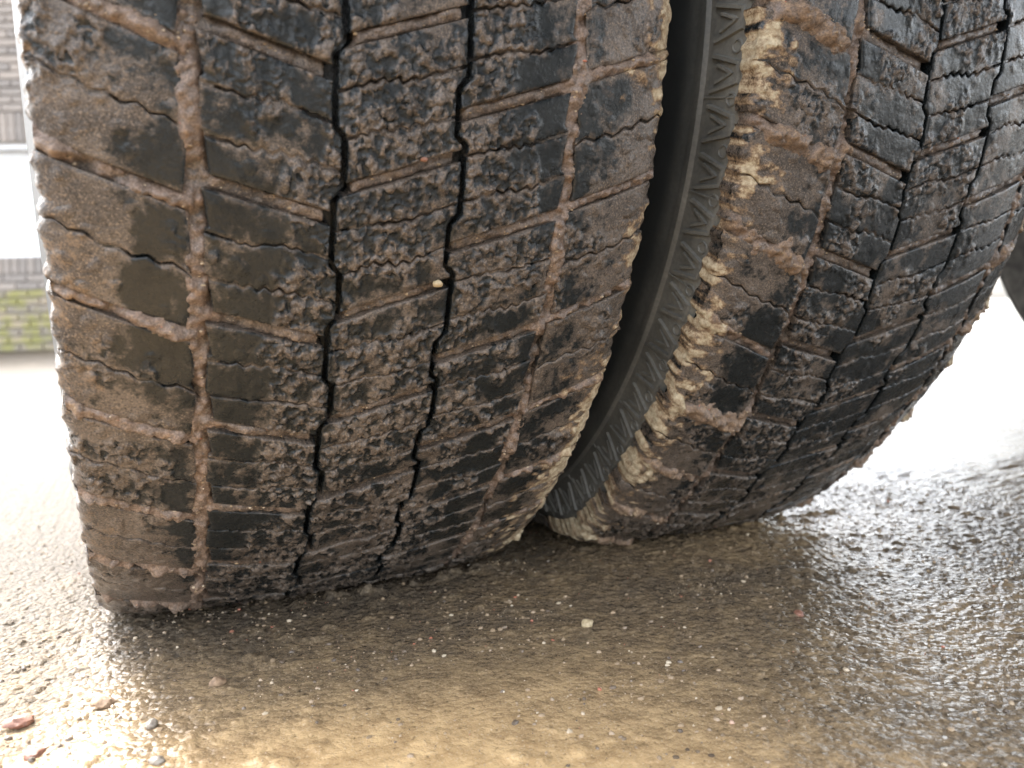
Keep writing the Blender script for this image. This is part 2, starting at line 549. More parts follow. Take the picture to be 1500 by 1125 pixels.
def film(x, v, T):
    """how much wet mud, dry sand and lumpiness the tread carries at (x, v)"""
    sd_ = T.seed
    n = fbm(x / 0.030, v / 0.045, 4, sd_ + 1)
    n2 = fbm(x / 0.009, v / 0.011, 4, sd_ + 2)
    base = np.interp(x, T.film_x, T.film_v)
    deg = np.degrees(v / RT)
    low = sstep(58, 34, deg) * 0.18
    mud = np.clip(base * 0.60 + low + 1.5 * (n - 0.5) + 0.95 * (n2 - 0.5), 0, 1)
    mud = np.clip(mud + 0.40 * sstep(0.118, 0.150, np.abs(x)), 0, 1)
    lb = np.interp(x, T.lump_x, T.lump_v)
    lm = np.clip(sstep(0.40, 0.60, fbm(x / 0.024, v / 0.030, 3, sd_ + 3) + (lb - 0.5)), 0, 1)
    ed = np.abs(x)
    patch = fbm(x / 0.03, v / 0.028, 3, sd_ + 4)
    sb = np.where(x < 0, T.sand[0], T.sand[1])
    fine = fbm(x / 0.007, v / 0.005, 4, sd_ + 6)
    sand = sstep(-0.6, 1.0, (ed - np.where(x < 0, T.sandat[0], T.sandat[1]) + np.where(x < 0, T.sandwide[0], T.sandwide[1]) * sstep(68, 52, deg) + (patch - 0.5) * 0.060 + (fine - 0.5) * 0.060) / 0.018) * sb
    sand = np.clip(sand - low * np.where(x < 0, T.sandlow[0], T.sandlow[1]), 0, 1)
    return mud, sand, lm

def top_relief(x, v, T, mud, sand, lm):
    sd_ = T.seed
    wx = x + 0.0022 * (fbm(x / 0.004, v / 0.004, 2, sd_ + 18) - 0.5)
    wv = v + 0.0030 * (fbm(x / 0.004 + 7, v / 0.004, 2, sd_ + 19) - 0.5)
    L1 = lumps(wx, wv, 0.0032, sd_ + 11, 0.30)
    L2 = lumps(wx + 0.3, wv * 0.8, 0.0060, sd_ + 12, 0.40)
    rid = 1 - np.abs(2 * fbm(x / 0.006, v / 0.009, 3, sd_ + 13) - 1)
    h = lm * (0.00085 * L1 + 0.0017 * L2 + 0.0010 * sstep(0.70, 0.98, rid))
    h = h + mud * (fbm(x / 0.004, v / 0.004, 3, sd_ + 14) - 0.35) * 0.0007
    h = h + sand * ((fbm(x / 0.006, v / 0.006, 4, sd_ + 15) - 0.3) * 0.0014 + 0.0004 * lumps(x, v, 0.004, sd_ + 17, 0.2))
    grit = lumps(x, v + 0.7, 0.0065, sd_ + 16, 0.82) * 0.0010
    slurry = lm * np.clip(0.75 * L1 + 0.95 * L2 + 0.55 * sstep(0.75, 0.98, rid), 0, 1)
    return h + grit * (0.3 + 0.7 * mud), slurry

def lamella_edges(rd, s, T, k, row):
    """t positions (fractions of the block) of the two zigzag sipes along s"""
    out = []
    for j, tc in enumerate((0.335, 0.665)):
        wdw = sstep(0.10, 0.26, s) * sstep(0.97, 0.80, s)
        if row >= 2: wdw = sstep(0.03, 0.20, s) * sstep(0.90, 0.74, s)
        sw_ = s + 0.06 * (vn(s * 5, np.full_like(s, k * 2.7 + j * 9 + row * 31.0), T.seed + 51) - 0.5)
        zz = tri(sw_ * (7.0 + 2.0 * vn(np.array(k * 1.7), np.array(row + 3.0 * j), T.seed + 52)) + 0.13 * j + 0.37 * k)
        z = np.sin(zz * 1.3) * 0.016 * wdw * (0.4 + 0.9 * vn(s * 4, np.full_like(s, k * 5.1 + j * 3.0), T.seed + 53))
        z = z + 0.030 * (vn(s * 3, np.full_like(s, k * 4.1 + j * 13.0 + row), T.seed + 54) - 0.5)
        drop = (sstep(0.30, 0.62, s) - 0.5) * 0.05
        out.append(tc + z + (drop if row < 2 else -drop))
    return out

def make_block(T, row, k, rd, step):
    """one tread block: top in two or three lamellae parted by zigzag sipes, with side walls"""
    ref = T.ref
    xm = 0.5 * (rd['g'][0][0] + rd['g'][1][0])
    tc = gtheta(rd, xm) + ref + k * PITCH + PITCH / 2
    wid = abs(float(rd['R'](np.array(tc)) - rd['L'](np.array(tc))))
    lenm = RT * R_(PITCH)
    ns = max(4, int(wid / step))
    hires = step < 0.004
    # s columns: wall, edge, top..., edge, wall
    e = min(0.06, 0.0006 / wid)
    s_in = np.concatenate([[0, e, 2.5 * e], np.linspace(0, 1, ns + 1)[1:-1], [1 - 2.5 * e, 1 - e, 1]])
    s_in = np.sort(s_in)
    s = np.concatenate([[0, 0, 0], s_in, [1, 1, 1]])
    sd_cols = np.concatenate([[0.014, 0.007, 0.002], np.zeros(len(s_in)), [0.002, 0.007, 0.014]])
    hwf = rd['hw'] / lenm
    if rd['kind'] == 'mid':
        sip = lamella_edges(rd, s, T, k, row)
        sw = 0.00058
    else:
        sip = [0.5 + 0.02 * tri(s * 5) + 0.012 * np.sin(s * 9 + k)]
        sw = 0.0006
    sw = sw / lenm
    sw_loc = sw * (0.55 + 0.9 * vn(s * 7, np.full_like(s, k * 3.1 + row), T.seed + 5))
    bounds = [np.full_like(s, hwf)]
    for z in sip:
        bounds += [z - sw_loc, z + sw_loc]
    bounds.append(np.full_like(s, 1 - hwf))
    if hires:   # wavy ends of the lateral groove walls
        bounds[0] = bounds[0] + 0.010 * (vn(s * 6, np.full_like(s, k + 0.5), T.seed + 6) - 0.5)
        bounds[-1] = bounds[-1] + 0.010 * (vn(s * 6, np.full_like(s, k + 9.5), T.seed + 7) - 0.5)
    rows_t, rows_d, rows_e = [], [], []
    def add(t, d, ed):
        rows_t.append(t); rows_d.append(np.zeros_like(s) + d); rows_e.append(ed)
    nl = len(bounds) // 2
    for d in (0.013, 0.007, 0.002):
        add(bounds[0], d, np.zeros_like(s))
    for i in range(nl):
        a, b2 = bounds[2 * i], bounds[2 * i + 1]
        lm_len = float(np.mean(b2 - a)) * lenm
        nt = max(2, int(lm_len / step))
        ee = min(0.2, 0.0005 / lm_len)
        us = np.sort(np.concatenate([[0, ee, 2.5 * ee], np.linspace(0, 1, nt + 1)[1:-1], [1 - 2.5 * ee, 1 - ee, 1]]))
        for u_ in us:
            add(a + (b2 - a) * u_, 0.0, np.minimum(u_, 1 - u_) * (b2 - a) * lenm)
        if i < nl - 1:
            dep = 0.0006 + 0.0042 * sstep(0.30, 0.62, vn(s * 4.5, np.full_like(s, k * 3.3 + i * 7 + row * 11), T.seed + 55)) if hires else 0.004
            add(b2, dep, np.zeros_like(s))
            add(bounds[2 * i + 2], dep, np.zeros_like(s))
    for d in (0.002, 0.007, 0.013):
        add(bounds[-1], d, np.zeros_like(s))
    t = np.stack(rows_t, 1)              # (S, T)
    dep = np.stack(rows_d, 1)
    ed_t = np.stack(rows_e, 1)
    S = np.repeat(s[:, None], t.shape[1], 1)
    # iterate x <-> theta
    deg = np.full_like(t, tc)
    for _ in range(3):
        xl, xr = rd['L'](deg), rd['R'](deg)
        x = xl + (xr - xl) * S
        deg = gtheta(rd, x) + ref + (k + t) * PITCH
    if hires and rd['kind'] == 'shoulder':
        eo = ((1 - S) if row == 4 else S) * wid
        dc = np.repeat(sd_cols[:, None], t.shape[1], 1)
        near = np.exp(-eo / 0.004)
        vv = RT * np.radians(deg)
        x = x + (1 if row == 4 else -1) * near * 0.0026 * (fbm(vv / 0.0045 + 3.0, dc / 0.004 + eo / 0.004, 4, T.seed + 61) - 0.55)
    th = np.radians(deg)
    v = RT * th
    dcol = np.repeat(sd_cols[:, None], t.shape[1], 1)
    down = np.maximum(dep, dcol)
    onedge = down > 0
    ed_s = np.minimum(S, 1 - S) * wid
    edge = np.minimum(ed_s, ed_t)
    top = crown(x)
    # outer shoulder corner rolls over
    if rd['kind'] == 'shoulder':
        eo = (1 - S if row == 4 else S) * wid
        top = top - 0.0050 * np.exp(-eo / 0.0045)
    r = top.copy()
    if hires:
        mud, sand, lm = film(x, v, T)
        rel, slurry = top_relief(x, v, T, mud, sand, lm)
        mud = np.clip(mud * (1 - 0.72 * lm) + 0.66 * slurry, 0, 1)
        rnd = np.exp(-np.maximum(edge, 0) / 0.0007)
        rel = rel * (1 - 0.55 * np.exp(-edge / 0.0008)) - 0.0007 * rnd
        # each lamella worn to its own height and tilted a little
        rel = rel + 0.0006 * (vn(np.full_like(t, row * 7.3), np.floor(t * nl) + k * 5.0, T.seed + 8) - 0.5)
        r = r + rel
        # mud squeezed along the sipes and groove walls
        near = np.exp(-ed_t / 0.0022) * T.sipe_mud
        mud = np.clip(mud + near * (0.25 + 0.9 * vn(x / 0.010, v / 0.03, T.seed + 9)), 0, 1)
        mud = np.where(onedge, np.clip(mud * 0.5 + 0.25 * (rd['kind'] == 'mid') + np.minimum(down, .006) * 60 * T.sipe_mud, 0, 1), mud)
        nb = np.exp(-ed_s / 0.0018)
        if row in (1, 2, 3):
            clean_side = {1: 1 - S, 2: np.minimum(S, 1 - S), 3: S}[row]
            mud = mud * (1 - 0.75 * np.exp(-clean_side * wid / 0.0012))
            mud = np.where((dcol > 0) & (clean_side < 0.02), 0.05, mud)
        sand = np.where(onedge & (ed_s > 0.001), sand * 0.4, sand)
        lmp = lm * ~onedge
    else:
        mud = np.full_like(x, 0.55); sand = np.zeros_like(x); lmp = sand
    r = np.where(onedge, crown(x) - down - (0.004 if rd['kind'] == 'shoulder' else 0) * (ed_s < 0.001), r)
    V = wrap(x, r, th)
    me = grid_mesh('tread_block', V, {'mud': mud, 'sand': sand, 'lump': lmp}, sharp=55, flip=T.flip)
    return obj('tread_block', me, M_RUB, T.root)

def mud_sheet(T, d0, d1, step):
    """the soil caked in the grooves, spilling over the shoulders"""
    ref = T.ref
    xs = np.concatenate([[-0.1588, -0.1585], np.arange(-0.1578, 0.1579, step), [0.1585, 0.1588]])
    ds = np.arange(d0, d1, math.degrees(step / RT))
    X, D = np.meshgrid(xs, ds, indexing='ij')
    v = RT * np.radians(D)
    rows = row_defs(ref)
    n1 = fbm(X / 0.012, v / 0.012, 4, T.seed + 31)
    n2 = fbm(X / 0.035, v / 0.035, 3, T.seed + 32)
    cl = lumps(X, v, 0.0058, T.seed + 33, 0.2)
    cl2 = lumps(X, v, 0.0028, T.seed + 34, 0.2)
    h = np.full_like(X, -0.0075)
    edges = [(-0.2, -0.096), (-0.096, -0.0293), (-0.0293, 0.0322), (0.0322, 0.097), (0.097, 0.2)]
    for rd, (a, b) in zip(rows, edges):
        dd = D - gtheta(rd, X) - ref
        dd = (dd - PITCH * np.round(dd / PITCH)) / 360 * 2 * np.pi * RT
        lat = np.exp(-(dd / (rd['hw'] * 1.35)) ** 4)
        lev = -0.0028 + (n1 - 0.5) * 0.0046 + (n2 - 0.5) * 0.0070 + cl * 0.0014 + cl2 * 0.0006
        if rd['kind'] == 'shoulder':
            # clods that overflow the groove and lie on the block edges
            wide = np.exp(-(dd / 0.012) ** 2)
            n4 = fbm(X / 0.022, v / 0.022, 3, T.seed + 37)
            wide = np.exp(-(dd / (0.010 + 0.012 * n4)) ** 2)
            lev = lev + T.clod * wide * (sstep(0.42, 0.60, n4) * 0.0050 + sstep(0.45, 0.7, n1) * 0.0020) + cl * wide * 0.0012
            lat = np.maximum(lat, wide * T.clod)
        lev = np.where(np.abs(dd) < rd['hw'] * 1.5, lev, np.where(rd['kind'] == 'shoulder', lev - 0.001, lev - 0.004))
        ins = (X > a) & (X <= b)
        h = np.where(ins, h * (1 - lat) + lev * lat, h)
    for c, amt in ((-0.0960, 1.0), (0.0970, 0.9)):
        g = np.exp(-(np.abs(X - c) / 0.0068) ** 4)
        lev = -0.0030 + (n1 - 0.5) * 0.0075 + (n2 - 0.5) * 0.0120 + cl * 0.0026 + cl2 * 0.0010
        h = np.where(g > 0.02, np.maximum(h * (1 - g) + lev * g, h - 0.002), h)
    deepB = np.abs(X - gB(D, ref)) < 0.0042
    deepC = np.abs(X - gC(D, ref)) < 0.0042
    fillC = sstep(56, 44, D) * 0.005
    h = np.where(deepB, -0.0125 + fillC, np.where(deepC, -0.0125 + fillC, h))
    # sheet ends inside the shoulder blocks
    h = h - 0.0030 * sstep(0.152, 0.158, np.abs(X)) - 0.012 * (np.abs(X) > 0.1586)
    h = np.where(np.abs(X) > 0.150, np.maximum(h, -0.016), h)
    mud = np.where(deepB | deepC, 0.05, np.clip(0.88 + 0.3 * (n1 - 0.5), 0, 1))
    _, sand, _ = film(X, v, T)
    sand = np.clip(sand * 0.9 + 0.50 * sstep(-0.0025, 0.002, h + (n1 - 0.5) * 0.003) * T.sandy_clod, 0, 1)
    V = wrap(X, crown(X) + h, np.radians(D))
    me = grid_mesh('caked_mud', V, {'mud': mud, 'sand': sand, 'lump': 0.6 * (mud > 0.2), 'soil': np.clip(sstep(-0.006, -0.002, h) * (0.35 + 0.8 * (np.abs(X) > 0.085)), 0, 1)}, flip=T.flip)
    o = obj('caked_mud', me, M_RUB, T.root)
    tag(o, kind='stuff')
    # grains of grit lying in the soil
    cand = np.argwhere((h > -0.0045) & (mud > 0.2) & (np.abs(X) < 0.152))
    pk = cand[rng.integers(0, len(cand), 2600)]
    P = V[pk[:, 0], pk[:, 1]]
    g_ = obj('grit', grit_mesh(P, 0.00030 + 0.00085 * rng.random(len(P)) ** 3), M_GRIT, T.root)
    tag(g_, kind='stuff')
    return o

def sidewall_prof(sgn, drop=0.0):
    p = [(0.1500, RT - 0.0215), (0.1545, RT - 0.0245), (0.1565, RT - 0.030), (0.1572, RT - 0.038), (0.1578, RT - 0.052), (0.1592, RT - 0.064),
         (0.1622, RT - 0.0655), (0.1628, RT - 0.069), (0.1622, RT - 0.0725), (0.1634, RT - 0.075),
         (0.1648, RT - 0.085), (0.1690, RT - 0.105), (0.1708, RT - 0.125), (0.1712, RT - 0.127), (0.1708, RT - 0.129), (0.1700, RT - 0.150), (0.1640, RT - 0.175), (0.1540, RT - 0.200),
         (0.1440, RT - 0.215), (0.1400, RT - 0.2155), (0.139, RIM - 0.004)]
    return [(sgn * x, r - drop * max(0.0, (r - (RT - 0.10)) / 0.08)) for x, r in p]

def tyre(name, cx, label, ref, seed, vis, step, **kw):
    T = Tyre()
    SHAPE['extra'], SHAPE['bulge'] = kw.get('extra', 0.0), kw.get('bulge', 0.0)
    T.root = empty('tyre', (cx - 1.0, 0, 0))
    T.root.parent = truck
    tag(T.root, label)
    T.ref, T.seed, T.flip = ref, seed, False
    T.film_x = kw['film_x']; T.film_v = kw['film_v']; T.lump_x = kw['lump_x']; T.lump_v = kw['lump_v']
    T.sand, T.clod, T.sipe_mud, T.sandy_clod = kw['sand'], kw['clod'], kw['sipe_mud'], kw['sandy_clod']
    T.sandlow, T.sandwide, T.sandat = kw['sandlow'], kw['sandwide'], kw['sandat']
    rows = row_defs(ref)
    # carcass under the tread, all round
    xs = np.linspace(-0.158, 0.158, 21)
    th = np.linspace(0, 2 * np.pi, 145)
    X, TH = np.meshgrid(xs, th, indexing='ij')
    cr = crown(X) - 0.0135
    me = grid_mesh('tread_base', wrap(X, cr, TH), {'mud': np.full_like(X, 0.1), 'sand': np.zeros_like(X)}, flip=False)
    obj('tread_base', me, M_RUB, T.root)
    n = int(360 / PITCH)
    for row, rd in enumerate(rows):
        for k in range(-n // 2, n // 2):
            mid = 61.5 + ref + k * PITCH + PITCH / 2
            mid = (mid + 180) % 360 - 180
            kk = int(round((mid - 61.5 - ref - PITCH / 2) / PITCH))
            if vis[0] < mid < vis[1]:
                st = step * (1.0 if mid > 50 else 1.15 if mid > 40 else 1.4)
                make_block(T, row, kk, rd, st)
            else:
                make_block(T, row, kk, rd, 0.03)
    mud_sheet(T, vis[0] - 4, vis[1] + 4, 0.0012)
    for sgn in (-1, 1):
        th = np.linspace(0, 2 * np.pi, 361)
        p = np.array(sidewall_prof(sgn, SHAPE['extra'] * 0.0169 if sgn > 0 else 0.0))
        X = np.repeat(p[:, 0][:, None], 361, 1); RR = np.repeat(p[:, 1][:, None], 361, 1); TH = np.repeat(th[None], len(p), 0)
        lit_dust = np.interp(RR, [RT - 0.13, RT - 0.080, RT - 0.075, RT - 0.066, RT - 0.064, RT - 0.03], [0.03, 0.07, 0.24, 0.36, 0.55, 0.75])  # dust plus painted light: band paler as if lit, deep sidewall darker
        lit_dust = np.clip(lit_dust * (0.55 + 0.9 * fbm(TH * 14, RR * 60, 4, seed + 77)), 0, 1)
        me = grid_mesh('sidewall', wrap(X, RR, TH), {'lit_dust': lit_dust}, flip=(sgn > 0), sharp=40)
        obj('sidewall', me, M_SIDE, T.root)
    # wheel rim inside
    pr = [(-0.139, RIM - 0.003), (-0.128, RIM - 0.02), (-0.05, RIM - 0.035), (0.05, RIM - 0.035), (0.128, RIM - 0.02), (0.139, RIM - 0.003)]
    rim = lathe('wheel_rim', pr, M_STEEL, truck, 96, wrap)
    rim.location = (cx - 1.0, 0, 0)
    sg = -1 if cx < 0.2 else 1
    disc = lathe('wheel_disc', [(-0.02, RIM - 0.034), (0.0, 0.22), (0.03, 0.19), (0.035, 0.13), (-0.05, 0.115), (-0.075, 0.08), (-0.08, 0.002)], M_STEEL, truck, 64, wrap)
    disc.location = (cx - 1.0, 0, 0)
    return T

# moulded relief on the shoulder band: chevrons and round dimples between the ridge and the tread edge
def relief_piece(T, pts, wid, hgt, sgn, name):
    """a raised bar following pts [(deg, r)] on the shoulder band of side sgn"""
    pts = np.array(pts, float)
    seg = []
    for a, b in zip(pts[:-1], pts[1:]):
        nn = 6
        for i in range(nn):
            seg.append(a + (b - a) * i / nn)
    seg.append(pts[-1])
    seg = np.array(seg)
    arc = np.stack([np.radians(seg[:, 0]) * RT, seg[:, 1]], 1)
    tg = np.gradient(arc, axis=0)
    tg /= np.linalg.norm(tg, axis=1)[:, None]
    nm = np.stack([-tg[:, 1], tg[:, 0]], 1)
    prof = [(-1.0, -0.001), (-0.6, 1.0), (0.6, 1.0), (1.0, -0.001)]
    rings = []
    for w_, hh in prof:
        q = arc + nm * w_ * wid
        p = np.array(sidewall_prof(1))[::-1]
        xb = np.interp(q[:, 1], p[:, 1], p[:, 0])
        x = sgn * (xb + (hgt if hh > 0 else -0.0006))
        rings.append(wrap(x, q[:, 1], q[:, 0] / RT))
    V = np.stack(rings, 0)
    return obj(name, grid_mesh(name, V, {'lit_dust': np.full(V.shape[:2], 0.65)}, sharp=35, flip=sgn < 0), M_SIDE, T.root)

def dimple(T, deg, r, rad, sgn):
    p = np.array(sidewall_prof(1))[::-1]
    ang = np.linspace(0, 2 * np.pi, 17)
    rings = []
    for k, hh in ((1.25, -0.0004), (1.1, 0.0010), (0.85, 0.0010), (0.7, -0.0004)):
        rr = r + np.sin(ang) * rad * k
        tt = R_(deg) + np.cos(ang) * rad * k / RT
        x = sgn * (np.interp(rr, p[:, 1], p[:, 0]) + hh)
        rings.append(wrap(x, rr, tt))
    return obj('wear_dot', grid_mesh('wear_dot', np.stack(rings, 0), {'lit_dust': np.full((4, 17), 0.55)}, sharp=35, flip=sgn < 0), M_SIDE, T.root)

T1 = tyre('truck_tyre', 0.0, 'muddy outer truck tyre of the twin pair, nearest, with lumpy wet mud on its blocks', 0.0, 100, (19, 92), 0.00072,
                    film_x=[-0.16, -0.135, -0.115, -0.104, -0.095, -0.088, -0.065, -0.05, -0.03, 0.03, 0.05, 0.07, 0.085, 0.096, 0.105, 0.16],
          film_v=[1.0, 0.92, 0.46, 0.10, 0.8, 0.08, 0.26, 0.46, 0.48, 0.50, 0.46, 0.30, 0.16, 0.7, 0.70, 0.78],
          lump_x=[-0.16, -0.11, -0.09, -0.068, -0.055, 0.03, 0.06, 0.09, 0.16], lump_v=[0.44, 0.28, 0.26, 0.48, 0.68, 0.66, 0.54, 0.36, 0.32],
          sand=(0.40, 0.95), sandlow=(0.6, 0.0), sandwide=(0.0, 0.014), sandat=(0.150, 0.153), clod=0.75, sipe_mud=0.55, sandy_clod=0.55)
T2 = tyre('truck_tyre', 0.38329, 'inner truck tyre of the twin pair with a pale sandy shoulder edge, behind the nearer tyre', -3.7, 400, (19, 95), 0.00082,
                    film_x=[-0.16, -0.125, -0.11, -0.102, -0.095, -0.088, -0.06, 0.0, 0.05, 0.09, 0.12, 0.16],
          film_v=[0.85, 0.66, 0.46, 0.36, 0.8, 0.28, 0.36, 0.42, 0.34, 0.16, 0.2, 0.6],
          lump_x=[-0.16, -0.11, -0.07, -0.03, 0.02, 0.16], lump_v=[0.48, 0.42, 0.52, 0.46, 0.36, 0.24],
          extra=1.7, bulge=0.008, sand=(1.0, 0.8), sandlow=(0.0, 0.3), sandwide=(0.008, 0.0), sandat=(0.1545, 0.150), clod=1.0, sipe_mud=0.40, sandy_clod=0.9)
for T in (T1, T2):
    SHAPE['bulge'] = 0.0 if T is T1 else 0.008
    for i in range(12):
        d = 22 + T.ref + i * PITCH
        for half in (0, 1):
            q = d + half * PITCH / 2
            relief_piece(T, [(q - 1.45, RT - 0.058), (q - 0.75, RT - 0.034), (q + 0.55, RT - 0.034), (q + 1.25, RT - 0.058)], 0.0020, 0.0022, -1, 'moulded_rib')
            relief_piece(T, [(q - 0.75, RT - 0.054), (q - 0.1, RT - 0.040), (q + 0.55, RT - 0.054)], 0.0016, 0.0016, -1, 'chevron_rib')
            dimple(T, q + 1.75, RT - 0.038, 0.0042, -1)
        relief_piece(T, [(d - 1.85, RT - 0.063), (d - 1.85, RT - 0.028)], 0.0009, 0.0010, -1, 'divider_rib')

SHAPE['extra'] = SHAPE['bulge'] = 0.0
# third tyre: the far side of the truck, at the right edge of the view
far = empty('tyre', (0.96, 0.0, 0))
far.parent = truck
tag(far, 'dark tyre on the opposite side of the truck, at the edge of the view')
tp = [(x, r) for x, r in sidewall_prof(-1)][::-1] + [(-0.15, RT - 0.012), (-0.10, RT - 0.002), (-0.099, RT - 0.012), (-0.091, RT - 0.012), (-0.09, RT - 0.001),
     (-0.031, RT), (-0.030, RT - 0.012), (-0.027, RT - 0.012), (-0.026, RT), (0.026, RT), (0.027, RT - 0.012), (0.030, RT - 0.012), (0.031, RT),
     (0.09, RT - 0.001), (0.091, RT - 0.012), (0.099, RT - 0.012), (0.10, RT - 0.002), (0.15, RT - 0.012)] + sidewall_prof(1)
tw = lathe('tread', tp, M_FAR, far, 144, wrap)
lathe('wheel_rim', [(-0.139, RIM), (-0.12, RIM - 0.03), (-0.03, RIM - 0.05), (-0.03, 0.10), (-0.10, 0.09), (-0.10, 0.001)], M_STEEL, truck, 64, wrap).location = (0.96, 0, 0)

# small stones stuck in the tread
def rock(name, loc, size, squash, seed, mat, rot=0.0):
    n1, n2 = 14, 20
    a = np.linspace(0.0, np.pi, n1); b = np.linspace(0, 2 * np.pi, n2 + 1)
    A, B = np.meshgrid(a, b, indexing='ij')
    d = 1 + 0.55 * (fbm(np.cos(B) * np.sin(A) * 1.3 + seed, np.sin(B) * np.sin(A) * 1.3 + np.cos(A) * 1.7, 3, seed) - 0.5) \
        + 0.25 * (fbm(np.cos(B) * np.sin(A) * 4 + seed, np.sin(B) * np.sin(A) * 4 + np.cos(A) * 4.7, 2, seed + 3) - 0.5)
    V = np.stack([np.sin(A) * np.cos(B) * d * size, np.sin(A) * np.sin(B) * d * size * 0.75, np.cos(A) * d * size * squash], -1)
    o = obj(name, grid_mesh(name, V, sharp=38, flip=False), mat)
    o.location = loc
    o.rotation_euler = (0, 0, rot)
    return o

M_CREAM = mat_plain('cream_stone', (0.36, 0.28, 0.16), (0.52, 0.42, 0.27), 300, 0.45, 0.0005)
M_RED = mat_plain('brick_red_stone', (0.17, 0.075, 0.048), (0.28, 0.14, 0.095), 250, 0.5, 0.0005)
M_CLOD = mat_plain('brown_soil_clod', (0.16, 0.10, 0.06), (0.30, 0.20, 0.12), 220, 0.7, 0.0012)
M_GREY = mat_plain('grey_stone', (0.18, 0.15, 0.12), (0.34, 0.30, 0.25), 260, 0.4, 0.0005)
def on_tyre(x, deg, out=0.001):
    p = wrap(np.array(x), np.array(RT + out), np.array(R_(deg)))
    return tuple(float(c) for c in p)
tag(rock('pebble', on_tyre(0.0259, 64.3), 0.0027, 0.7, 1, M_CREAM), 'small yellow pebble wedged beside the narrow tread groove of the nearer tyre', 'pebble')
tag(rock('pebble', on_tyre(0.0127, 71.5), 0.0019, 0.6, 2, M_RED), 'tiny red stone chip stuck in mud on the nearer tyre', 'pebble')
stones = [
    (-0.1964, -0.3774, 0.0080, 0.42, M_RED, 'larger flat reddish brick fragment on bright ground beside the tyre'),
    (-0.1852, -0.4182, 0.0055, 0.40, M_RED, 'smaller reddish brick fragment on bright ground near the bottom edge'),
    (-0.1551, -0.3721, 0.0075, 0.40, M_CLOD, 'flat brown soil clod on the ground at the edge of the tyre reflection'),
    (-0.0925, -0.3759, 0.0050, 0.65, M_CLOD, 'dark brown pebble alone on tan mud just behind the nearer tyre'),
    (-0.1297, -0.4158, 0.0040, 0.7, M_GREY, 'small grey pebble on tan mud between the brick fragments and the tyre'),
    (-0.1280, -0.4575, 0.0042, 0.5, M_GREY, 'pale grey stone at the bottom edge of the tan mud'),
    (0.1485, -0.4040, 0.0048, 0.75, M_CREAM, 'cream pebble in the dark wet shade between the two tyres'),
    (0.2886, -0.4581, 0.0040, 0.6, M_RED, 'small pinkish pebble on the wet ground behind the inner tyre'),
]
for i, (x, y, s_, sq, mt, lab) in enumerate(stones):
    z = float(ground_height(np.array([x]), np.array([y]))[0][0])
    tag(rock('pebble', (x, y, z + s_ * sq * 0.30), s_, sq, 10 + i, mt, i * 1.1), lab, 'pebble', 'loose stones on the ground')

# ------------------------------------------------------------------ truck above the wheels
boxes('axle_beam', [(-0.34, 0.56, -0.065, 0.065, 0.395, 0.525)], M_STEEL, truck, 0.012)
lathe('brake_drum', [(-0.44, 0.02), (-0.44, 0.19), (-0.34, 0.20), (-0.32, 0.10), (-0.32, 0.02)], M_STEEL, truck, 64, lambda x, r, t: np.stack([x, -r * np.sin(t), ZC - r * np.cos(t)], -1))
lathe('brake_drum', [(0.66, 0.02), (0.66, 0.19), (0.58, 0.20), (0.56, 0.10), (0.56, 0.02)], M_STEEL, truck, 64, lambda x, r, t: np.stack([x, -r * np.sin(t), ZC - r * np.cos(t)], -1))
for sx in (-0.40, 0.55):
    boxes('chassis_rail', [(sx, sx + 0.08, -1.5, 6.0, 0.86, 1.10)], M_STEEL, truck, 0.006)
boxes('shade_flap', [(-0.97, -0.34, -1.16, -1.15, 0.28, 1.16)], M_DECK, truck)  # unseen flap, added behind the camera to keep sky light off the tread
boxes('deck', [(-1.02, 1.43, -1.5, 6.0, 1.30, 1.40)], M_DECK, truck)

# ------------------------------------------------------------------ brick building far behind
def mat_brick(name, c1, c2, moss=0.0):
    mt, nt, b = new_mat(name)
    g = NT(nt)
    co = g.co()
    oi = g.n('ShaderNodeObjectInfo').outputs['Random']
    n1 = g.noise(co, 30, 5, 0.65)
    c = g.mixc(oi, c1, c2)
    c = g.mixc(g.rng(n1, 0.45, 0.8), c, (0.42, 0.38, 0.34))
    if moss:
        n2 = g.noise(g.n('ShaderNodeNewGeometry').outputs['Position'], 6, 4, 0.6)
        c = g.mixc(g.math('MULTIPLY', g.rng(n2, 0.40, 0.62, 0.0, 0.8), moss), c, (0.26, 0.25, 0.07))
    g.link(c, b.inputs['Base Color'])
    b.inputs['Roughness'].default_value = 0.85
    g.link(g.bump(n1, 0.004, 0.7), b.inputs['Normal'])
    return mt

M_BRICK = mat_brick('grey_brown_brick', (0.20, 0.18, 0.165), (0.34, 0.29, 0.25))
M_BRICKM = mat_brick('mossy_brick', (0.22, 0.19, 0.15), (0.36, 0.29, 0.2), 1.0)
M_MORTAR = mat_plain('mortar', (0.30, 0.29, 0.27), (0.42, 0.40, 0.37), 60, 0.9)
M_WHITE = mat_plain('white_window_paint', (0.78, 0.79, 0.80), (0.82, 0.82, 0.82), 8, 0.4)
M_BLIND = mat_plain('white_blind', (0.80, 0.80, 0.79), (0.84, 0.84, 0.83), 3, 0.6)
def mat_glass():
    mt, nt, b = new_mat('window_glass')
    b.inputs['Base Color'].default_value = (1, 1, 1, 1)
    b.inputs['Roughness'].default_value = 0.02
    b.inputs['Transmission Weight'].default_value = 1.0
    b.inputs['IOR'].default_value = 1.1
    return mt
M_GLASS = mat_glass()
bld = empty('brick_building', (-1.24, 9.65, 0))
bld.rotation_euler = (0, 0, -R_(20))
tag(bld, 'grey brick building with a wide white window and mossy base, behind the tyres', 'building')
W0, W1, HB_ = -7.0, 1.35, 4.6
wz = dict(sill=1.04, lin=2.25)
wx0, wx1 = -1.9, 1.05
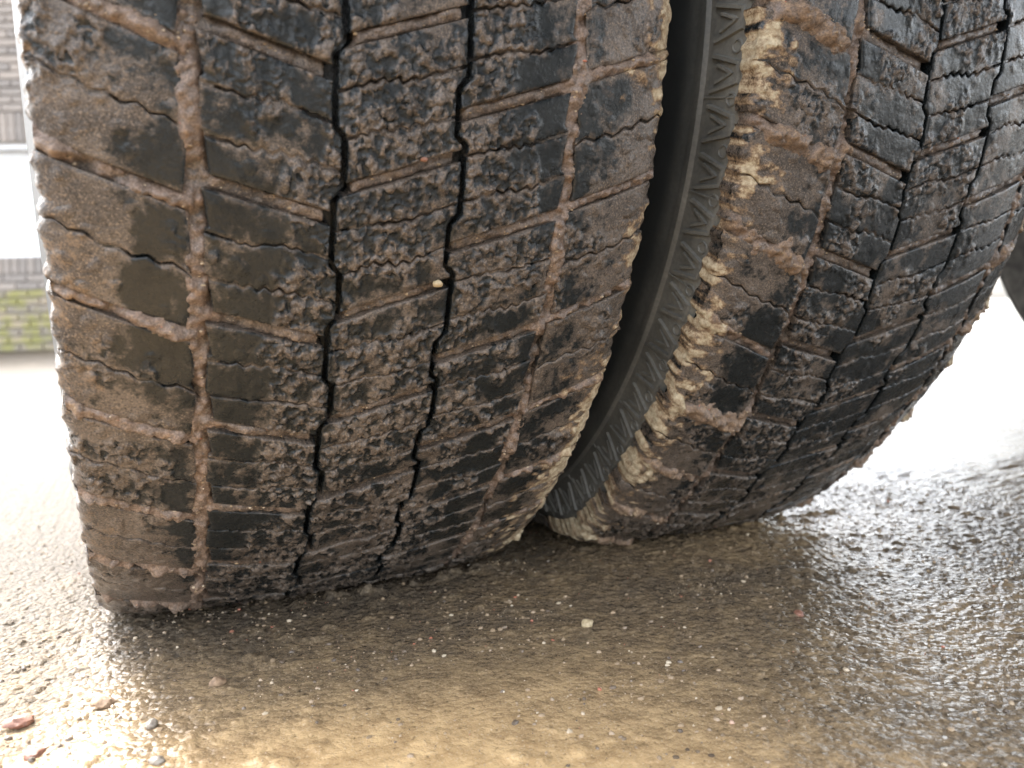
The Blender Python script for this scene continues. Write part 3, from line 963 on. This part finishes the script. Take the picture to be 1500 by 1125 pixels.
BX0, BX1 = -0.75, 0.85
def mat_brickwork():
    mt, nt, b = new_mat('far_brickwork')
    g = NT(nt)
    mp = g.n('ShaderNodeMapping')
    mp.inputs['Rotation'].default_value = (R_(90), 0, 0)
    g.link(g.co(), mp.inputs['Vector'])
    br = g.n('ShaderNodeTexBrick')
    br.inputs['Scale'].default_value = 1.0
    br.inputs['Brick Width'].default_value = 0.24
    br.inputs['Row Height'].default_value = 0.0845
    br.inputs['Mortar Size'].default_value = 0.006
    br.inputs['Color1'].default_value = (0.22, 0.195, 0.175, 1)
    br.inputs['Color2'].default_value = (0.33, 0.285, 0.25, 1)
    br.inputs['Mortar'].default_value = (0.36, 0.345, 0.32, 1)
    g.link(mp.outputs[0], br.inputs['Vector'])
    g.link(br.outputs['Color'], b.inputs['Base Color'])
    b.inputs['Roughness'].default_value = 0.85
    g.link(g.bump(g.math('SUBTRACT', 1.0, br.outputs['Fac']), 0.006, 0.8), b.inputs['Normal'])
    return mt
zs0, zl0 = wz['sill'] - 0.02, wz['lin'] + 0.02
for bb in ((BX0 - 0.12, BX1 + 0.10, 0.03, 0.35, 0, zs0), (BX0 - 0.12, BX1 + 0.10, 0.03, 0.35, zl0, 3.87)):
    boxes('wall', [bb], M_MORTAR, bld)
M_FARBRICK = mat_brickwork()
for bb in ((W0, BX0 - 0.12, 0.004, 0.35, 0, zs0), (BX1 + 0.10, W1, 0.004, 0.35, 0, zs0), (W0, BX0 - 0.12, 0.004, 0.35, zl0, 3.87),
           (BX1 + 0.10, W1, 0.004, 0.35, zl0, 3.87), (W0, W1, 0.004, 0.35, 3.87, HB_), (W0, wx0, 0.004, 0.35, zs0, zl0), (wx1, W1, 0.004, 0.35, zs0, zl0)):
    boxes('brickwork', [bb], M_FARBRICK, bld)
bm_cache = {}
def brick(x0, x1, z0, z1, mat, name='brick'):
    key = (round(x1 - x0, 4), round(z1 - z0, 4), mat.name)
    if key not in bm_cache:
        w, h = (x1 - x0) / 2, (z1 - z0) / 2
        c = 0.006
        v = np.array([(-w, .03, -h), (w, .03, -h), (w, .03, h), (-w, .03, h), (-w, c, -h), (w, c, -h), (w, c, h), (-w, c, h),
                      (-w + c, 0, -h + c), (w - c, 0, -h + c), (w - c, 0, h - c), (-w + c, 0, h - c)])
        f = [(0, 1, 5, 4), (1, 2, 6, 5), (2, 3, 7, 6), (3, 0, 4, 7), (4, 5, 9, 8), (5, 6, 10, 9), (6, 7, 11, 10), (7, 4, 8, 11), (8, 9, 10, 11)]
        me = raw_mesh('brick', v, np.array(f), smooth=False)
        me.materials.append(mat)
        bm_cache[key] = me
    o = bpy.data.objects.new(name, bm_cache[key])
    C.objects.link(o)
    o.parent = bld
    o.location = ((x0 + x1) / 2, random.uniform(-0.004, 0.004), (z0 + z1) / 2)
    return o
def courses(z0, z1, hgt, mat_f):
    z, i = z0, 0
    while z + hgt <= z1 + 0.001:
        x = BX0 - (0.12 if i % 2 else 0.0)
        while x < BX1:
            brick(x + 0.006, x + 0.234, z + 0.006, z + hgt - 0.006, mat_f(z))
            x += 0.24
        z += hgt; i += 1
courses(0.0, 0.84, 0.084, lambda z: M_BRICKM if z < 0.60 else M_BRICK)
courses(2.58, 3.86, 0.0853, lambda z: M_BRICK)
for (za, zb) in ((0.842, 1.035), (2.26, 2.575)):
    x = BX0
    while x < BX1:
        brick(x + 0.005, x + 0.080, za + 0.004, zb - 0.004, M_BRICK, 'soldier_brick')
        x += 0.085
win = obj('window', raw_mesh('window', *[np.array(a) for a in box_verts(wx0 + 0.05, wx1 - 0.05, 0.17, 0.18, wz['sill'] + 0.04, wz['lin'] - 0.04)], smooth=False), M_BLIND, bld)
boxes('window_frame', [(wx0, wx1, 0.06, 0.16, wz['sill'] - 0.02, wz['sill'] + 0.05), (wx0, wx1, 0.06, 0.16, wz['lin'] - 0.05, wz['lin'] + 0.02),
                       (wx0, wx0 + 0.06, 0.062, 0.158, wz['sill'] + 0.05, wz['lin'] - 0.05), (wx1 - 0.06, wx1, 0.062, 0.158, wz['sill'] + 0.05, wz['lin'] - 0.05)], M_WHITE, win)
boxes('pane', [(wx0 + 0.06, wx1 - 0.06, 0.10, 0.106, wz['sill'] + 0.05, wz['lin'] - 0.05)], M_GLASS, win)
boxes('roof', [(W0 - 0.2, W1 + 0.2, -0.05, 2.5, HB_, HB_ + 0.25)], M_DECK, bld)
